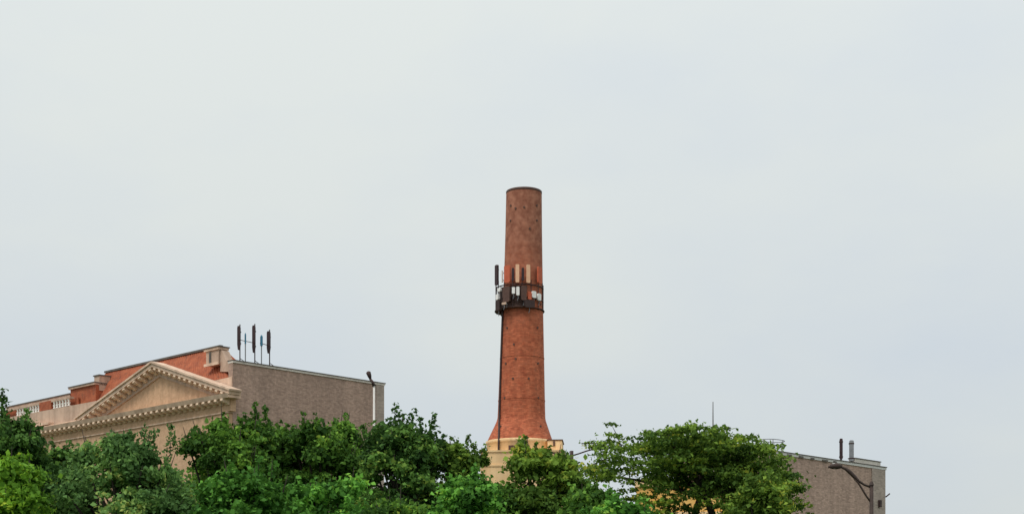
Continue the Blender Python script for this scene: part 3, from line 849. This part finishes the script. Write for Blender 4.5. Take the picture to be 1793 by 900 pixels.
tree('olive green tree between the shoots tree and the chimney', 806, 62, 766, 48, 'leaf_olive', 11, clumps=330, lobes=12, sprigs=((797, 764, .6), (818, 761, .7), (832, 775, .5), (775, 775, .5)))
tree('bright green tree low left of the chimney plinth', 814, 62, 826, 36, 'leaf_bright', 12, clumps=300, size=0.14, lobes=11, sprigs=((808, 834, .35), (822, 840, .35)))
tree('dark green tree filling the gap below the cream block', 905, 60, 850, 46, 'leaf_dark', 36, clumps=260, lobes=11)
tree('mid green tree low below the shoots tree', 692, 78, 862, 37, 'leaf_deep', 13, clumps=300, size=0.14, lobes=11)
tree('small green tree at the foot of the cream block', 872, 42, 828, 43, 'leaf_deep', 33, clumps=220, lobes=10)
tree('rounded dark olive tree in front of the chimney plinth', 944, 92, 768, 44, 'leaf_olive', 14, clumps=470, lobes=15, sprigs=((940, 776, .5), (925, 784, .5), (962, 786, .5), (905, 800, .4), (985, 805, .4)))
tree('low dark green tree between chimney and spreading tree', 1040, 66, 848, 41, 'leaf_deep', 15, clumps=300, lobes=11)
tree('bright green tree low left of the spreading tree', 1098, 88, 870, 36, 'leaf_bright', 16, clumps=360, size=0.14, lobes=13)
tree('yellowish olive tree against the brown building', 1328, 58, 818, 48, 'leaf_olive', 17, clumps=300, lobes=12, fill=0.2)

def locust():
    rng = np.random.default_rng(77)
    Y = 52.0; s = Y / FPX
    bx = at(1228, 0, Y).x
    t = thing('spreading_tree', 'wide airy tree with dark forked trunk before the brown building', 'tree', (bx, Y, 0), 0, 'trees along the street')
    def q(px, py, y=0.0):
        return np.array([(px - 1228) * s, y, EYE + (HZ - py) * s])
    tr = MB()
    fk = q(1230, 862)
    for sx_, pts_ in ((0, ((1205, 1010), (1209, 940), (1217, 900), (1224, 878), (1232, 858))), (1, ((1252, 1010), (1254, 940), (1247, 900), (1240, 878), (1230, 856)))):
        P0 = [q(a_, b_) for a_, b_ in pts_]
        tr.tube([(P0[0][0] * 0.4, 0, -0.05), (P0[0][0] * 0.5, 0, 0.4)] + [tuple(p) for p in P0], [0.24, 0.19, 0.16, 0.14, 0.125, 0.12, 0.10], 12)
    tips = []
    limbs = [((1222, 860), (1200, 835), (1150, 800), (1085, 770)), ((1224, 855), (1205, 815), (1175, 788), (1150, 765)), ((1230, 850), (1228, 810), (1225, 785), (1215, 765)),
             ((1240, 858), (1256, 825), (1272, 795), (1284, 772)), ((1243, 865), (1280, 838), (1320, 815), (1358, 808)), ((1218, 865), (1180, 850), (1120, 835), (1050, 822)),
             ((1238, 860), (1240, 820), (1250, 790), (1258, 765)), ((1245, 868), (1290, 850), (1330, 845), (1365, 850)), ((1220, 856), (1190, 815), (1130, 780), (1060, 778)),
             ((1235, 855), (1250, 830), (1300, 800), (1325, 793))]
    for i, lb in enumerate(limbs):
        yo = rng.uniform(-1.6, 1.6)
        P = [fk] + [q(x_, y_, yo * (j + 1) / 4) for j, (x_, y_) in enumerate(lb)]
        tr.tube([tuple(p) for p in P], [0.14, 0.10, 0.07, 0.045, 0.012], 8)
        for k_ in range(11):                       # side twigs
            u = rng.uniform(0.35, 1.0) * 4
            j = min(3, int(u)); w_ = u - j
            p0 = P[j] * (1 - w_) + P[j + 1] * w_
            d = rng.normal(size=3); d[2] = abs(d[2]) * 0.5 - 0.05; d /= np.linalg.norm(d)
            ln = rng.uniform(0.35, 1.0)
            p1 = p0 + d * ln
            tr.tube([tuple(p0), tuple((p0 + p1) / 2 + np.array([0, 0, 0.05])), tuple(p1)], [0.026, 0.016, 0.006], 5)
            tips.append(p1); tips.append((p0 + p1) / 2)
        tips.append(P[-1])
    tr.tube([tuple(q(1075, 785)), tuple(q(1045, 776)), tuple(q(1018, 775.5))], [0.03, 0.022, 0.012], 5)
    tr.tube([tuple(q(1068, 800)), tuple(q(1040, 812)), tuple(q(1012, 828))], [0.03, 0.02, 0.01], 5)
    tips += [q(1040, 776), q(1055, 778), q(1030, 818), q(1020, 824)]
    tr.build('trunk', 'bark', t, True)
    # flat sprays over an umbrella-shaped envelope, denser to the right
    pos = list(tips)
    n = 0
    while n < 470:
        px_ = rng.uniform(1030, 1384); yy = rng.uniform(-2.6, 2.6)
        top = np.interp(px_, [1030, 1060, 1100, 1150, 1185, 1250, 1300, 1340, 1375, 1400], [815, 782, 770, 763, 756, 756, 770, 800, 830, 870])
        bot = np.interp(px_, [1030, 1080, 1140, 1200, 1250, 1320, 1400], [832, 842, 838, 828, 842, 885, 905])
        dens = np.interp(px_, [1030, 1130, 1200, 1400], [0.13, 0.30, 0.85, 0.9])
        if rng.uniform() > dens:
            continue
        v_ = rng.beta(0.9, 1.1)
        pos.append(q(px_, top + 6 + (bot - top) * v_, yy)); n += 1
    # hanging foliage under the limbs, with gaps
    for i in range(250):
        px_ = rng.uniform(1265, 1378); pos.append(q(px_ + 14, rng.uniform(820, 1000), rng.uniform(-2, 2)))
    for i in range(75):
        px_ = rng.uniform(1045, 1205); pos.append(q(px_, rng.uniform(845, 990), rng.uniform(-2, 2)))
    for i in range(48):
        pos.append(q(rng.uniform(1100, 1300), rng.uniform(848, 930), rng.uniform(-2.2, -0.3)))
    pos = np.array(pos)
    tint = np.clip(0.45 + rng.normal(size=len(pos)) * 0.32, 0, 1)
    V, T = leaf_cloud(rng, pos, 0.40 * rng.uniform(0.6, 1.25, len(pos)), 0.28, 38, 0.14, up=1.0, tint=tint)
    link('crown', crown_mesh('crown', V, T, 'leaf_locust'), t)
locust()
